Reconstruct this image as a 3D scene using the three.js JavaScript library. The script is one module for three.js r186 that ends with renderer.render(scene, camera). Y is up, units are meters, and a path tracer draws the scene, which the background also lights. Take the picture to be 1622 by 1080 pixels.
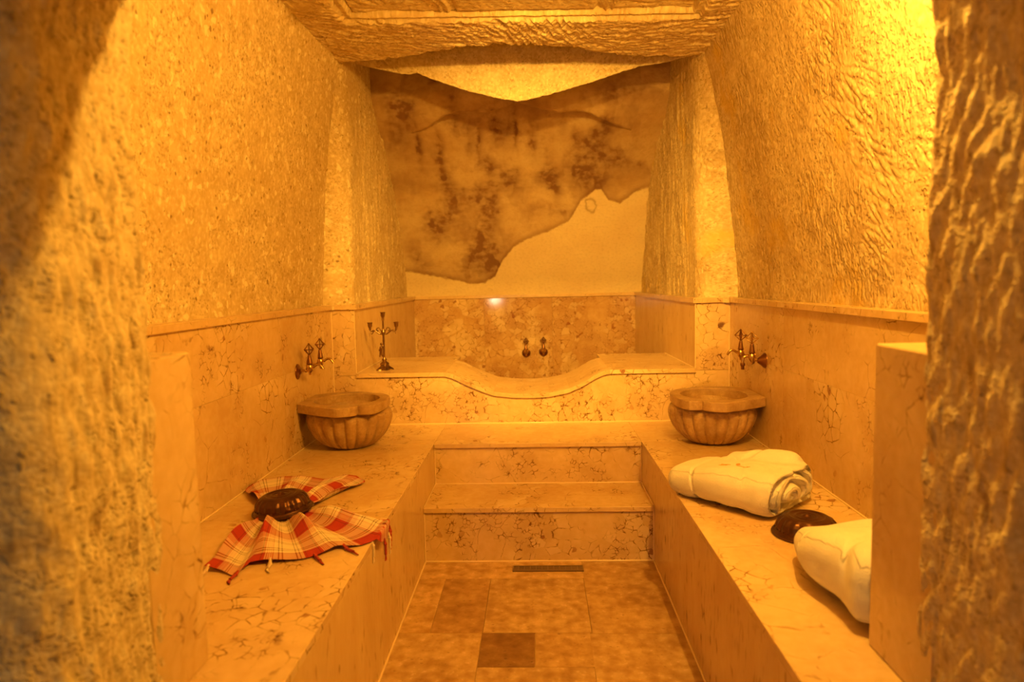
import * as THREE from 'three';
import { RoundedBoxGeometry } from 'three/addons/geometries/RoundedBoxGeometry.js';
import { mergeGeometries, mergeVertices, toCreasedNormals } from 'three/addons/utils/BufferGeometryUtils.js';
import { ImprovedNoise } from 'three/addons/math/ImprovedNoise.js';

// ---------------------------------------------------------------- camera, light, exposure
// World: x to the right, y up with the bath floor at 0, depth d runs into the room (z = -d).
const scene = new THREE.Scene();
scene.background = new THREE.Color(0x000000);
const camera = new THREE.PerspectiveCamera(2 * Math.atan(540 / 1081) * 180 / Math.PI, 1622 / 1080, 0.05, 40);
{
  const r = new THREE.Vector3(0.99919266, -0.02068714, -0.03443929), u = new THREE.Vector3(0.0176313, 0.99607105, -0.08678474), b = new THREE.Vector3(0.03609931, 0.08610747, 0.99563163);
  camera.quaternion.setFromRotationMatrix(new THREE.Matrix4().makeBasis(r, u, b));
  camera.position.set(0.006, 1.218, 0);
  camera.focus = 2.9; camera.userData.fStop = 2.4;
}
const renderer = new THREE.WebGLRenderer({ antialias: true });
renderer.toneMapping = THREE.LinearToneMapping;
renderer.toneMappingExposure = 1.0;
renderer.shadowMap.enabled = true;
const LAMP = { at: [0.62, 2.14, -1.4], intensity: 7.4, color: [1, 0.5, 0.065] };          // wall lamp inside, above and right of the doorway
const DOWNLIGHT = { at: [0.0, 2.2, -2.0], to: [0.0, 0.75, -5.5], intensity: 35, color: [1, 0.5, 0.065] };   // downlight in the carved ceiling panel, turned to the bath
const OUTSIDE = { at: [-0.80, 0.885, -(-1.6)], intensity: 0.06, color: [1, 0.78, 0.5] };   // lantern in the passage behind the camera

// ---------------------------------------------------------------- small tools
let seed = 7; const rnd = () => { seed = (seed + 0x6D2B79F5) | 0; let t = Math.imul(seed ^ (seed >>> 15), 1 | seed); t = (t + Math.imul(t ^ (t >>> 7), 61 | t)) ^ t; return ((t ^ (t >>> 14)) >>> 0) / 4294967296; };
const clamp = (x, a = 0, b = 1) => Math.min(b, Math.max(a, x)), mix = (a, b, t) => a + (b - a) * t;
const sst = (a, b, x) => { const t = clamp((x - a) / (b - a)); return t * t * (3 - 2 * t); };
const V = (x, y, d) => new THREE.Vector3(x, y, -d);
const lerpTable = (tab, x) => { if (x <= tab[0][0]) return tab[0][1]; for (let i = 1; i < tab.length; i++) if (x <= tab[i][0]) { const [a, b] = [tab[i - 1], tab[i]]; return mix(a[1], b[1], (x - a[0]) / (b[0] - a[0])); } return tab[tab.length - 1][1]; };
const smoothTable = (tab, x, e = 0.02) => (lerpTable(tab, x - e) + lerpTable(tab, x) * 2 + lerpTable(tab, x + e)) / 4;
const hash = (i, j, s) => { let h = Math.imul(i, 374761393) ^ Math.imul(j, 668265263) ^ Math.imul(s + 1, 1274126177); h = Math.imul(h ^ (h >>> 13), 1274126177); h = Math.imul(h ^ (h >>> 16), 2246822519); return ((h ^ (h >>> 15)) >>> 0) / 4294967296; };
const wrap = (i, n) => (i >= 0 && i < n) ? i : ((i % n) + n) % n;
const DIRX = new Float64Array(256), DIRY = new Float64Array(256); for (let i = 0; i < 256; i++) { DIRX[i] = Math.cos(i / 256 * 6.2831853); DIRY[i] = Math.sin(i / 256 * 6.2831853); }
// periodic gradient noise, about -1..1
function pn(x, y, px, py, s) {
  const i = Math.floor(x), j = Math.floor(y), fx = x - i, fy = y - j, u = fx * fx * fx * (fx * (fx * 6 - 15) + 10), v = fy * fy * fy * (fy * (fy * 6 - 15) + 10);
  const i0 = wrap(i, px), i1 = wrap(i + 1, px), j0 = wrap(j, py), j1 = wrap(j + 1, py);
  const g = (a, b, X, Y) => { const t = hash(a, b, s) * 256 | 0; return DIRX[t] * X + DIRY[t] * Y; };
  const a = g(i0, j0, fx, fy), b = g(i0, j1, fx, fy - 1), c = a + (g(i1, j0, fx - 1, fy) - a) * u; return 1.5 * (c + (b + (g(i1, j1, fx - 1, fy - 1) - b) * u - c) * v);
}
function fbm(u, v, fu, fv, oct, s) { let a = 0, w = 0.5, t = 0; for (let o = 0; o < oct; o++) { a += w * pn(u * fu, v * fv, fu, fv, s + o * 17); t += w; w *= 0.5; fu *= 2; fv *= 2; } return a / t; }
// periodic cells: [nearest, second, id of the nearest]
function cells(x, y, px, py, s) {
  const i = Math.floor(x), j = Math.floor(y); let a = 9, b = 9, id = 0;
  for (let di = -1; di <= 1; di++) for (let dj = -1; dj <= 1; dj++) {
    const I = wrap(i + di, px), J = wrap(j + dj, py), X = i + di + hash(I, J, s) - x, Y = j + dj + hash(I, J, s + 5) - y, q = X * X + Y * Y;
    if (q < a) { b = a; a = q; id = hash(I, J, s + 9); } else if (q < b) b = q;
  }
  return [Math.sqrt(a), Math.sqrt(b), id];
}
const toS = c => { c = clamp(c); return 255 * (c <= 0.0031308 ? 12.92 * c : 1.055 * Math.pow(c, 1 / 2.4) - 0.055); };
const SR = new Uint8Array(4096); for (let i = 0; i < 4096; i++) SR[i] = toS(i / 4095);
// fn(u, v) -> [r, g, b, height], linear colours; gives a colour and a height texture that share one pass
function texPair(w, h, fn, flat) {
  const c = new Uint8Array(w * h * 4), b = flat ? null : new Uint8Array(w * h * 4);
  for (let y = 0, k = 0; y < h; y++) for (let x = 0; x < w; x++, k += 4) {
    const p = fn((x + 0.5) / w, (y + 0.5) / h);
    c[k] = SR[clamp(p[0]) * 4095 | 0]; c[k + 1] = SR[clamp(p[1]) * 4095 | 0]; c[k + 2] = SR[clamp(p[2]) * 4095 | 0]; c[k + 3] = 255;
    if (b) { b[k] = b[k + 1] = b[k + 2] = clamp(p[3]) * 255; b[k + 3] = 255; }
  }
  const mk = (d, srgb) => { const t = new THREE.DataTexture(d, w, h, THREE.RGBAFormat); t.wrapS = t.wrapT = THREE.RepeatWrapping; t.magFilter = THREE.LinearFilter; t.minFilter = THREE.LinearMipmapLinearFilter; t.generateMipmaps = true; if (srgb) t.colorSpace = THREE.SRGBColorSpace; t.needsUpdate = true; return t; };
  return { map: mk(c, true), bump: b && mk(b, false) };
}
const mixc = (a, b, t) => [mix(a[0], b[0], t), mix(a[1], b[1], t), mix(a[2], b[2], t)];

// ---------------------------------------------------------------- names and groups
const taken = {};
const numbered = n => { const k = taken[n] = (taken[n] ?? -1) + 1; return k ? n + '_' + String(k).padStart(3, '0') : n; };
function tag(o, label, category, group) { o.userData.label = label; o.userData.category = category; if (group) o.userData.group = group; return o; }
function thing(name, label, category, pos = [0, 0, 0], turn = 0, group) { const o = new THREE.Group(); o.name = numbered(name); o.position.set(...pos); o.rotation.y = turn; scene.add(o); return tag(o, label, category, group); }
function structure(name, label, category) { const o = new THREE.Group(); o.name = name; o.userData.kind = 'structure'; scene.add(o); return tag(o, label, category); }
function part(name, geo, mat, parent) { const m = new THREE.Mesh(geo, mat); m.name = name; m.castShadow = m.receiveShadow = true; parent.add(m); return m; }

// ---------------------------------------------------------------- geometry tools
// texture coordinates in metres on the plane each face looks along
function planar(g, ou = 0, ov = 0, scale = 1, swap) {
  const p = g.attributes.position, n = g.attributes.normal, uv = new Float32Array(p.count * 2);
  for (let i = 0; i < p.count; i++) {
    const ax = Math.abs(n.getX(i)), ay = Math.abs(n.getY(i)), az = Math.abs(n.getZ(i)); let a, b;
    if (ay >= ax && ay >= az) { a = p.getX(i); b = p.getZ(i); } else if (ax >= az) { a = p.getZ(i); b = p.getY(i); } else { a = p.getX(i); b = p.getY(i); }
    if (swap) [a, b] = [b, a];
    uv[2 * i] = a * scale + ou; uv[2 * i + 1] = b * scale + ov;
  }
  g.setAttribute('uv', new THREE.BufferAttribute(uv, 2)); return g;
}
// a stone slab between two corners with slightly rounded arrises
function slab(x0, x1, y0, y1, d0, d1, r = 0.0025, scale = 1, swap) {
  const g = new RoundedBoxGeometry(x1 - x0, y1 - y0, d1 - d0, 1, Math.min(r, (x1 - x0) / 2.1, (y1 - y0) / 2.1, (d1 - d0) / 2.1));
  g.translate((x0 + x1) / 2, (y0 + y1) / 2, -(d0 + d1) / 2);
  return planar(g, rnd() * 3, rnd() * 3, scale, swap);
}
// sheet of points pos(i, j) -> Vector3 with texture coordinates uv(i, j)
function sheet(nu, nv, pos, uvf, flip) {
  const P = new Float32Array((nu + 1) * (nv + 1) * 3), U = new Float32Array((nu + 1) * (nv + 1) * 2), I = [];
  for (let j = 0, k = 0; j <= nv; j++) for (let i = 0; i <= nu; i++, k++) {
    const p = pos(i / nu, j / nv); P.set([p.x, p.y, p.z], k * 3); const t = uvf(i / nu, j / nv, p); U[2 * k] = t[0]; U[2 * k + 1] = t[1];
    if (i < nu && j < nv) { const a = k, b = k + 1, c = k + nu + 2, d = k + nu + 1; flip ? I.push(a, c, b, a, d, c) : I.push(a, b, c, a, c, d); }
  }
  const g = new THREE.BufferGeometry(); g.setAttribute('position', new THREE.BufferAttribute(P, 3)); g.setAttribute('uv', new THREE.BufferAttribute(U, 2)); g.setIndex(I); g.computeVertexNormals(); return g;
}
const IN = new ImprovedNoise(), n3 = (x, y, z) => IN.noise(x, y, z);
const ridge = (x, y, z) => 1 - Math.abs(n3(x, y, z)) * 2;
// rock relief: broad hollows and smaller lumps, metres
const rough = (x, y, d, broad = 0.03, fine = 0.006) => broad * n3(x * 1.3 + 3, y * 1.3, d * 1.3) + broad * 0.4 * n3(x * 3.1, y * 3.1 + 7, d * 3.1) + fine * n3(x * 11, y * 11, d * 11 + 5) + fine * 0.6 * n3(x * 31, y * 31, d * 31);
function tube(pts, r, seg = 24, rad = 8, closed = false) { return new THREE.TubeGeometry(new THREE.CatmullRomCurve3(pts.map(p => p.isVector3 ? p : new THREE.Vector3(...p)), closed), seg, r, rad, closed); }
function lathe(pts, seg = 32) { return new THREE.LatheGeometry(pts.map(p => new THREE.Vector2(p[0], p[1])), seg); }
function join(list) { return mergeGeometries(list.map(g => { g = g.index ? g.toNonIndexed() : g; for (const k of Object.keys(g.attributes)) if (!['position', 'normal', 'uv'].includes(k)) g.deleteAttribute(k); return g; })); }
// surface nets over a distance field
function sdfMesh(f, lo, hi, cell) {
  const n = [0, 1, 2].map(k => Math.ceil((hi[k] - lo[k]) / cell) + 1), F = new Float32Array(n[0] * n[1] * n[2]), at = (i, j, k) => i + n[0] * (j + n[1] * k);
  for (let k = 0; k < n[2]; k++) for (let j = 0; j < n[1]; j++) for (let i = 0; i < n[0]; i++) F[at(i, j, k)] = f(lo[0] + i * cell, lo[1] + j * cell, lo[2] + k * cell);
  const id = new Int32Array(F.length).fill(-1), P = [], I = [];
  for (let k = 0; k < n[2] - 1; k++) for (let j = 0; j < n[1] - 1; j++) for (let i = 0; i < n[0] - 1; i++) {
    let sx = 0, sy = 0, sz = 0, c = 0; const v = [];
    for (let q = 0; q < 8; q++) v.push(F[at(i + (q & 1), j + (q >> 1 & 1), k + (q >> 2))]);
    for (const [a, b] of EDGES) if ((v[a] < 0) !== (v[b] < 0)) { const t = v[a] / (v[a] - v[b]); sx += mix(a & 1, b & 1, t); sy += mix(a >> 1 & 1, b >> 1 & 1, t); sz += mix(a >> 2, b >> 2, t); c++; }
    if (c) { id[at(i, j, k)] = P.length / 3; P.push(lo[0] + (i + sx / c) * cell, lo[1] + (j + sy / c) * cell, lo[2] + (k + sz / c) * cell); }
  }
  const quad = (a, b, c, d, flip) => { if (a < 0 || b < 0 || c < 0 || d < 0) return; flip ? I.push(a, c, b, a, d, c) : I.push(a, b, c, a, c, d); };
  for (let k = 1; k < n[2] - 1; k++) for (let j = 1; j < n[1] - 1; j++) for (let i = 1; i < n[0] - 1; i++) {
    const a = F[at(i, j, k)] < 0;
    if (a !== F[at(i + 1, j, k)] < 0) quad(id[at(i, j - 1, k - 1)], id[at(i, j, k - 1)], id[at(i, j, k)], id[at(i, j - 1, k)], !a);
    if (a !== F[at(i, j + 1, k)] < 0) quad(id[at(i - 1, j, k - 1)], id[at(i - 1, j, k)], id[at(i, j, k)], id[at(i, j, k - 1)], !a);
    if (a !== F[at(i, j, k + 1)] < 0) quad(id[at(i - 1, j - 1, k)], id[at(i, j - 1, k)], id[at(i, j, k)], id[at(i - 1, j, k)], !a);
  }
  const g = new THREE.BufferGeometry(), N = new Float32Array(P.length), e = cell * 0.6;
  for (let q = 0; q < P.length; q += 3) {
    const [x, y, z] = [P[q], P[q + 1], P[q + 2]], gx = f(x + e, y, z) - f(x - e, y, z), gy = f(x, y + e, z) - f(x, y - e, z), gz = f(x, y, z + e) - f(x, y, z - e), l = Math.hypot(gx, gy, gz) || 1;
    N[q] = gx / l; N[q + 1] = gy / l; N[q + 2] = gz / l;
  }
  g.setAttribute('position', new THREE.BufferAttribute(new Float32Array(P), 3)); g.setAttribute('normal', new THREE.BufferAttribute(N, 3)); g.setIndex(I);
  return planar(g);
}
const EDGES = []; for (let a = 0; a < 8; a++) for (const b of [1, 2, 4]) if (!(a & b)) EDGES.push([a, a | b]);
const smin = (a, b, k) => { const h = Math.max(k - Math.abs(a - b), 0) / k; return Math.min(a, b) - h * h * k * 0.25; };
const capsule = (x, y, z, a, b, ra, rb = ra) => { const bx = b[0] - a[0], by = b[1] - a[1], bz = b[2] - a[2], t = clamp(((x - a[0]) * bx + (y - a[1]) * by + (z - a[2]) * bz) / (bx * bx + by * by + bz * bz)); return Math.hypot(x - a[0] - bx * t, y - a[1] - by * t, z - a[2] - bz * t) - mix(ra, rb, t); };
const rbox = (x, y, z, hx, hy, hz, r) => { const qx = Math.abs(x) - hx + r, qy = Math.abs(y) - hy + r, qz = Math.abs(z) - hz + r; return Math.hypot(Math.max(qx, 0), Math.max(qy, 0), Math.max(qz, 0)) + Math.min(Math.max(qx, qy, qz), 0) - r; };

// ---------------------------------------------------------------- surfaces
// volcanic tuff: pale grains, dark pits, fine grit
function tuff(fu, fv, opt) {
  return (u, v) => {
    const a = fbm(u, v, 3 * fu, 3 * fv, 4, opt.s), g = fbm(u, v, 70 * fu, 70 * fv, 2, opt.s + 3), w = fbm(u, v, 16 * fu, 16 * fv, 3, opt.s + 5), w2 = fbm(u, v, 16 * fu, 16 * fv, 3, opt.s + 6);
    const c = cells(u * 34 * fu + 0.9 * w, v * 34 * fv + 0.9 * w2, 34 * fu, 34 * fv, opt.s + 1), k = cells(u * 52 * fu + 0.6 * w2, v * 52 * fv + 0.6 * w, 52 * fu, 52 * fv, opt.s + 2), grain = fbm(u, v, 140 * fu, 140 * fv, 2, opt.s + 7);
    let col = mixc(opt.a, opt.b, clamp(0.5 + 0.5 * a + 0.7 * w + 0.5 * g)), h = 0.55 + 0.2 * g + 0.12 * w;
    const pale = c[2] < 0.3 ? sst(0.42, 0.2, c[0] * (0.8 + c[2] * 2.4) + 0.25 * g) : 0, pit = k[2] < 0.07 ? sst(0.3, 0.12, k[0] * (0.8 + k[2] * 12) + 0.2 * g) : 0;
    col = mixc(col, opt.pale, pale * 0.75 * opt.grains); h += pale * 0.06;
    col = mixc(col, opt.pale, sst(0.15, 0.6, g + 0.5 * grain) * 0.3);
    const grit = sst(0.05, 0.6, -grain - 0.55 * g) * sst(-0.45, 0.35, w2 + a); col = mixc(col, opt.dark, grit * 0.36); h -= grit * 0.3;
    col = mixc(col, opt.dark, pit * 0.7 * opt.grains); h -= pit * 0.4;
    if (opt.more) [col, h] = opt.more(u, v, col, h);
    return [...col, h];
  };
}
const TUFF = [0.73, 0.61, 0.365], TUFF2 = [0.56, 0.43, 0.225], TUFFPALE = [0.9, 0.83, 0.58], TUFFDARK = [0.24, 0.14, 0.06];
const rockL = texPair(2048, 1024, tuff(2, 1, { s: 11, a: TUFF2, b: TUFF, pale: TUFFPALE, dark: TUFFDARK, grains: 1 }));
const rockR = texPair(2048, 1024, tuff(2, 1, { s: 41, a: TUFF2, b: TUFF, pale: TUFFPALE, dark: TUFFDARK, grains: 0.6, more: (u, v, c, h) => {
  const y = fbm(u, v, 8, 4, 4, 71); c = mixc(c, [0.7, 0.5, 0.1], sst(0.16, 0.5, y) * 0.6);   // yellow sulphur bloom
  const s = sst(0.55, 0.85, 1 - Math.abs(fbm(u + 0.02 * y, v, 60, 14, 3, 77)) * 2) * sst(-0.05, 0.35, fbm(u, v, 6, 4, 2, 79)); // short chisel nicks
  return [mixc(c, TUFFDARK, s * 0.3), h - 0.35 * s];
} }));
const rockC = texPair(1024, 1024, tuff(1, 1, { s: 91, a: TUFF2, b: TUFF, pale: TUFFPALE, dark: TUFFDARK, grains: 0.35 }));
const rockD = texPair(1024, 1024, tuff(1, 1, { s: 131, a: TUFF2, b: TUFF, pale: TUFFPALE, dark: [0.16, 0.08, 0.03], grains: 0.5, more: (u, v, c, h) => {
  const s = sst(0.3, 0.95, fbm(u, v, 22, 9, 3, 137) * 1.6); return [mixc(c, [0.22, 0.12, 0.05], s * 0.55), h - 0.3 * s];
} }));
// back wall: damp mineral stains with a hard lower edge, over the smooth sawn rock
const Bx = zx => -1.068 + (zx - 70) * 0.001516, By = (zx, zy) => 1.999 - (zy - 488) * 0.00152 - (zx - 70) * 0.0000375;
const BACK = { x0: -1.45, x1: 1.25, y0: 1.05, y1: 2.95 };
const edgeLine = [[-80, 900], [60, 930], [160, 945], [300, 970], [430, 1000], [500, 990], [560, 950], [600, 870], [660, 800], [740, 750], [850, 712], [960, 660], [1000, 600], [1030, 550], [1110, 492], [1140, 492], [1180, 545], [1240, 562], [1330, 500], [1390, 480], [1500, 470]];
const streaks = [[290, 340, 14, 100, 0.9], [180, 300, 14, 70, 0.7], [310, 450, 30, 60, 0.7], [340, 530, 60, 50, 0.6], [290, 650, 75, 70, 0.8], [235, 700, 40, 60, 0.7], [500, 250, 14, 90, 0.7], [545, 370, 25, 40, 0.8], [440, 220, 20, 60, 0.6], [450, 540, 60, 60, 0.5], [550, 580, 55, 90, 0.75], [530, 680, 40, 90, 0.6], [480, 780, 60, 80, 0.55], [480, 890, 100, 80, 0.8], [570, 900, 40, 60, 0.5], [650, 430, 60, 60, 0.75], [690, 200, 10, 70, 0.9], [630, 190, 50, 60, 0.6], [580, 170, 40, 50, 0.7], [780, 240, 22, 70, 0.7], [850, 320, 30, 60, 0.4], [895, 470, 32, 60, 0.8], [860, 420, 35, 40, 0.7], [925, 160, 20, 50, 0.5], [1105, 270, 62, 75, 1.0], [1040, 400, 36, 60, 0.9], [1110, 450, 60, 50, 0.7], [1220, 330, 80, 40, 0.6], [1290, 370, 110, 30, 0.5], [990, 370, 40, 50, 0.5], [940, 590, 90, 30, 0.5], [150, 120, 60, 50, 1.0], [110, 190, 50, 90, 0.7], [140, 890, 40, 40, 0.6], [90, 1010, 60, 20, 0.4], [1170, 180, 30, 40, 0.5], [380, 130, 30, 80, 0.5], [1000, 260, 30, 80, 0.4], [640, -60, 160, 40, 0.6], [300, -40, 120, 50, 0.7], [1200, 60, 120, 40, 0.5]];
const rockB = texPair(1024, 1024, (u, v) => {
  const X = mix(BACK.x0, BACK.x1, u), Y = mix(BACK.y0, BACK.y1, v), w1 = fbm(u, v, 7, 7, 4, 151), w2 = fbm(u, v, 7, 7, 4, 157), f = fbm(u, v, 48, 48, 3, 161), g = fbm(u, v, 120, 120, 2, 167);
  let zx = 70 + (X + 1.068) / 0.001516, zy = 488 - (Y - 1.999 + (zx - 70) * 0.0000375) / 0.00152;
  const e = lerpTable(edgeLine, zx) - zy + 9 * f; zx += 30 * w1 + 14 * f; zy += 40 * w2 + 14 * f; const pt = sst(0.02, 0.3, fbm(u, v, 26, 16, 3, 163) + 0.35 * w1);
  const inside = sst(-5, 8, e), rim = Math.exp(-Math.pow((e - 8) / 16, 2));
  let d = 0; for (const [x, y, sx, sy, k] of streaks) { const q = Math.pow((zx - x) / sx / 1.15, 2) + Math.pow((zy - y) / sy / 1.15, 2); if (q < 5) d += k * Math.exp(-q); }
  const ring = Math.exp(-Math.pow((Math.hypot((zx - 30 * w1 - 1083) / 1.0, (zy - 40 * w2 - 570) / 1.25) - 26) / 6, 2));
  d = clamp(d * (0.72 + 0.4 * pt + 0.6 * f) + 0.13 * pt + 0.3 * clamp(0.2 + w1 + 0.9 * w2 + 0.6 * f)) * inside;
  let c = mixc(TUFF, [0.67, 0.53, 0.31], clamp(0.5 + w1)); c = mixc(c, [0.74, 0.6, 0.38], (cells(u * 40, v * 40, 40, 40, 171)[2] < 0.05 ? 0.4 : 0) * sst(0.3, 0.2, cells(u * 40, v * 40, 40, 40, 171)[0]));
  c = mixc(c, [0.44, 0.285, 0.13], inside * (0.72 + 0.4 * w2)); c = mixc(c, [0.17, 0.075, 0.028], clamp(0.95 * d + 0.4 * rim * inside + 0.5 * ring));
  c = mixc(c, TUFFDARK, clamp(g) * 0.25);
  return [...c, 0.5 + 0.2 * g + 0.15 * f - 0.12 * inside * (1 - rim)];
});
// polished limestone with cracks, darker joints and paler pebbles
const marbleTex = (s, o) => (u, v) => {
  const a = fbm(u, v, 3, 3, 4, s), b = fbm(u, v, 5, 5, 4, s + 31), f = fbm(u, v, 40, 40, 3, s + 61), x = u + 0.03 * b + 0.006 * f, y = v + 0.03 * a + 0.006 * f;
  let c = mixc(o.a, o.b, clamp(0.5 + 0.9 * a + 0.5 * f));
  const big = cells(x * 9, y * 9, 9, 9, s + 3), small = cells(x * 26, y * 26, 26, 26, s + 4), tiny = cells(x * 60, y * 60, 60, 60, s + 6);
  const m1 = sst(o.m, o.m + 0.3, fbm(u, v, 4, 4, 3, s + 71)), m2 = sst(o.m + 0.1, o.m + 0.4, fbm(u, v, 5, 5, 3, s + 81));
  const l1 = sst(0.026, 0.006, big[1] - big[0]) * sst(-0.15, 0.45, f + b), l2 = sst(0.09, 0.025, small[1] - small[0]) * m1 * sst(-0.3, 0.3, f + 0.5 * a), l3 = sst(0.2, 0.05, tiny[1] - tiny[0]) * m2 * sst(-0.15, 0.3, f);
  c = mixc(c, o.pale, (big[2] < 0.16 ? sst(0.05, 0.14, big[1] - big[0]) : 0) * 0.45 * m1);
  c = mixc(c, o.pale, (small[2] < 0.22 ? 0.35 : 0) * m1); c = mixc(c, o.mid, m2 * 0.35 * (small[2] > 0.5 ? 1 : 0.3));
  c = mixc(c, o.dark, clamp(0.68 * l1 * o.l1 + 0.95 * l2 + 0.85 * l3)); c = mixc(c, o.red, (tiny[2] < 0.014 ? sst(0.02, 0.1, tiny[1] - tiny[0] + 0.1 * f) : 0) * m1 * 0.7);
  return [...c, 0.5];
};
const MB = { a: [0.6, 0.41, 0.205], b: [0.74, 0.555, 0.3], pale: [0.82, 0.66, 0.38], mid: [0.48, 0.3, 0.14], dark: [0.16, 0.07, 0.025], red: [0.22, 0.055, 0.015], m: -0.1, l1: 0.8 };
const marbleA = texPair(1024, 1024, marbleTex(201, MB), true);
const marbleCalm = texPair(1024, 1024, marbleTex(301, { ...MB, m: 0.05, l1: 0.8 }), true);
const marbleDim = texPair(1024, 1024, (u, v) => {     // vein-cut slabs: upright streaks and flecks
  const a = fbm(u, v, 9, 3, 4, 401), f = fbm(u, v, 70, 16, 3, 411), g = fbm(u, v, 34, 14, 3, 421), m = fbm(u, v, 4, 3, 2, 431);
  let c = mixc(MB.a, MB.b, clamp(0.5 + 0.7 * a + 0.3 * f)); c = mixc(c, [0.18, 0.075, 0.025], sst(0.28, 0.66, g + 0.3 * f) * 0.62 + 0.4 * sst(-0.1, 0.4, m) * sst(0.05, 0.45, f)); return [...c, 0.5];
}, true);
const marbleBack = texPair(1024, 1024, marbleTex(501, { ...MB, a: [0.5, 0.3, 0.13], b: [0.68, 0.47, 0.23], m: -0.3, l1: 0.5, dark: [0.28, 0.125, 0.045], mid: [0.4, 0.215, 0.085] }), true);
const travertine = texPair(1024, 1024, (u, v) => {
  const a = fbm(u, v, 6, 6, 5, 601), f = fbm(u, v, 70, 70, 3, 611), w = fbm(u, v, 24, 24, 4, 621), k = cells(u * 50 + a, v * 70, 50, 70, 631);
  let c = mixc([0.34, 0.19, 0.075], [0.64, 0.45, 0.22], clamp(0.5 + 0.6 * a + 0.75 * w)); c = mixc(c, [0.8, 0.62, 0.36], sst(0.15, 0.5, f) * sst(-0.1, 0.3, w) * 0.45); const pit = (k[2] < 0.1 ? sst(0.3, 0.15, k[0]) : 0) * sst(0, 0.3, a + f);
  c = mixc(c, [0.2, 0.1, 0.04], pit * 0.6 + 0.3 * sst(0.25, 0.6, -f - 0.3 * w)); return [...c, 0.6 - 0.4 * pit + 0.1 * f];
});
const basinTex = texPair(512, 512, (u, v) => {
  const a = fbm(u, v, 5, 5, 5, 701), f = fbm(u, v, 30, 30, 3, 711), w = cells(u * 14 + a, v * 14 + f * 0.5, 14, 14, 721), l = sst(0.1, 0.02, w[1] - w[0]) * sst(-0.1, 0.3, a);
  let c = mixc([0.36, 0.22, 0.1], [0.6, 0.42, 0.21], clamp(0.5 + 0.9 * a + 0.3 * f)); c = mixc(c, [0.7, 0.52, 0.28], sst(0.3, 0.6, f) * 0.3); return [...mixc(c, [0.2, 0.1, 0.04], 0.35 * l), 0.5 + 0.3 * f];
});
const terry = texPair(512, 512, (u, v) => { const f = fbm(u, v, 110, 110, 2, 801), g = fbm(u, v, 8, 8, 3, 811), t = clamp(0.5 + f); return [0.82 + 0.04 * g, 0.79 + 0.04 * g, 0.72 + 0.04 * g, t]; });
const stone = (t, rep, o = {}) => { const cl = x => { if (!x) return null; x = x.clone(); x.repeat.set(rep[0], rep[1]); x.needsUpdate = true; return x; }; return new THREE.MeshPhysicalMaterial({ map: cl(t.map), bumpMap: cl(t.bump), bumpScale: 0.004, roughness: 0.9, ...o }); };
const M = {
  rockL: stone(rockL, [1 / 2.6, 1 / 1.3], { bumpScale: 0.006, roughness: 0.95 }),
  rockR: stone(rockR, [1 / 2.6, 1 / 1.3], { bumpScale: 0.007, roughness: 0.95 }),
  rockC: stone(rockC, [1 / 1.2, 1 / 1.2], { bumpScale: 0.005, roughness: 0.95 }),
  rockD: stone(rockD, [1 / 0.9, 1 / 0.9], { bumpScale: 0.006, roughness: 0.95 }),
  rockB: stone(rockB, [1, 1], { bumpScale: 0.005, roughness: 0.9 }),
  marble: stone(marbleA, [1 / 1.3, 1 / 1.3], { roughness: 0.2 }),
  calm: stone(marbleCalm, [1 / 1.3, 1 / 1.3], { roughness: 0.22 }),
  dim: stone(marbleDim, [1 / 1.2, 1 / 1.2], { roughness: 0.2 }),
  backPanel: stone(marbleBack, [1 / 1.4, 1 / 1.4], { roughness: 0.07 }),
  bead: new THREE.MeshPhysicalMaterial({ color: new THREE.Color(0.82, 0.64, 0.36), roughness: 0.12 }),
  basin: stone(basinTex, [1 / 0.4, 1 / 0.4], { roughness: 0.5, bumpScale: 0.001 }),
  grout: new THREE.MeshStandardMaterial({ color: new THREE.Color(0.5, 0.34, 0.17), roughness: 0.9 }),
  brass: new THREE.MeshStandardMaterial({ color: new THREE.Color(0.62, 0.42, 0.16), metalness: 1, roughness: 0.25 }),
  bronze: new THREE.MeshStandardMaterial({ color: new THREE.Color(0.3, 0.15, 0.06), metalness: 1, roughness: 0.3 }),
  oldBronze: new THREE.MeshStandardMaterial({ color: new THREE.Color(0.3, 0.19, 0.09), metalness: 1, roughness: 0.3 }),
  copper: new THREE.MeshStandardMaterial({ color: new THREE.Color(0.1, 0.042, 0.018), metalness: 0.75, roughness: 0.32 }),
  grate: new THREE.MeshStandardMaterial({ color: new THREE.Color(0.32, 0.22, 0.12), metalness: 0.8, roughness: 0.45 }),
  hole: new THREE.MeshStandardMaterial({ color: new THREE.Color(0.05, 0.03, 0.015), roughness: 0.9 }),
  terry: new THREE.MeshPhysicalMaterial({ map: terry.map, bumpMap: terry.bump, bumpScale: 0.0012, roughness: 1, sheen: 0.3, sheenRoughness: 0.8, sheenColor: new THREE.Color(0.9, 0.85, 0.75) }),
  thread: new THREE.MeshStandardMaterial({ color: new THREE.Color(0.55, 0.33, 0.09), roughness: 0.7 }),
  leafThread: new THREE.MeshStandardMaterial({ color: new THREE.Color(0.7, 0.28, 0.05), roughness: 0.7 }),
};
for (const k of ['terry']) for (const t of [M[k].map, M[k].bumpMap]) t.repeat.set(4, 4);
const tinted = (m, r, g, b) => { const c = m.clone(); c.color.setRGB(r, g, b); return c; };


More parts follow.
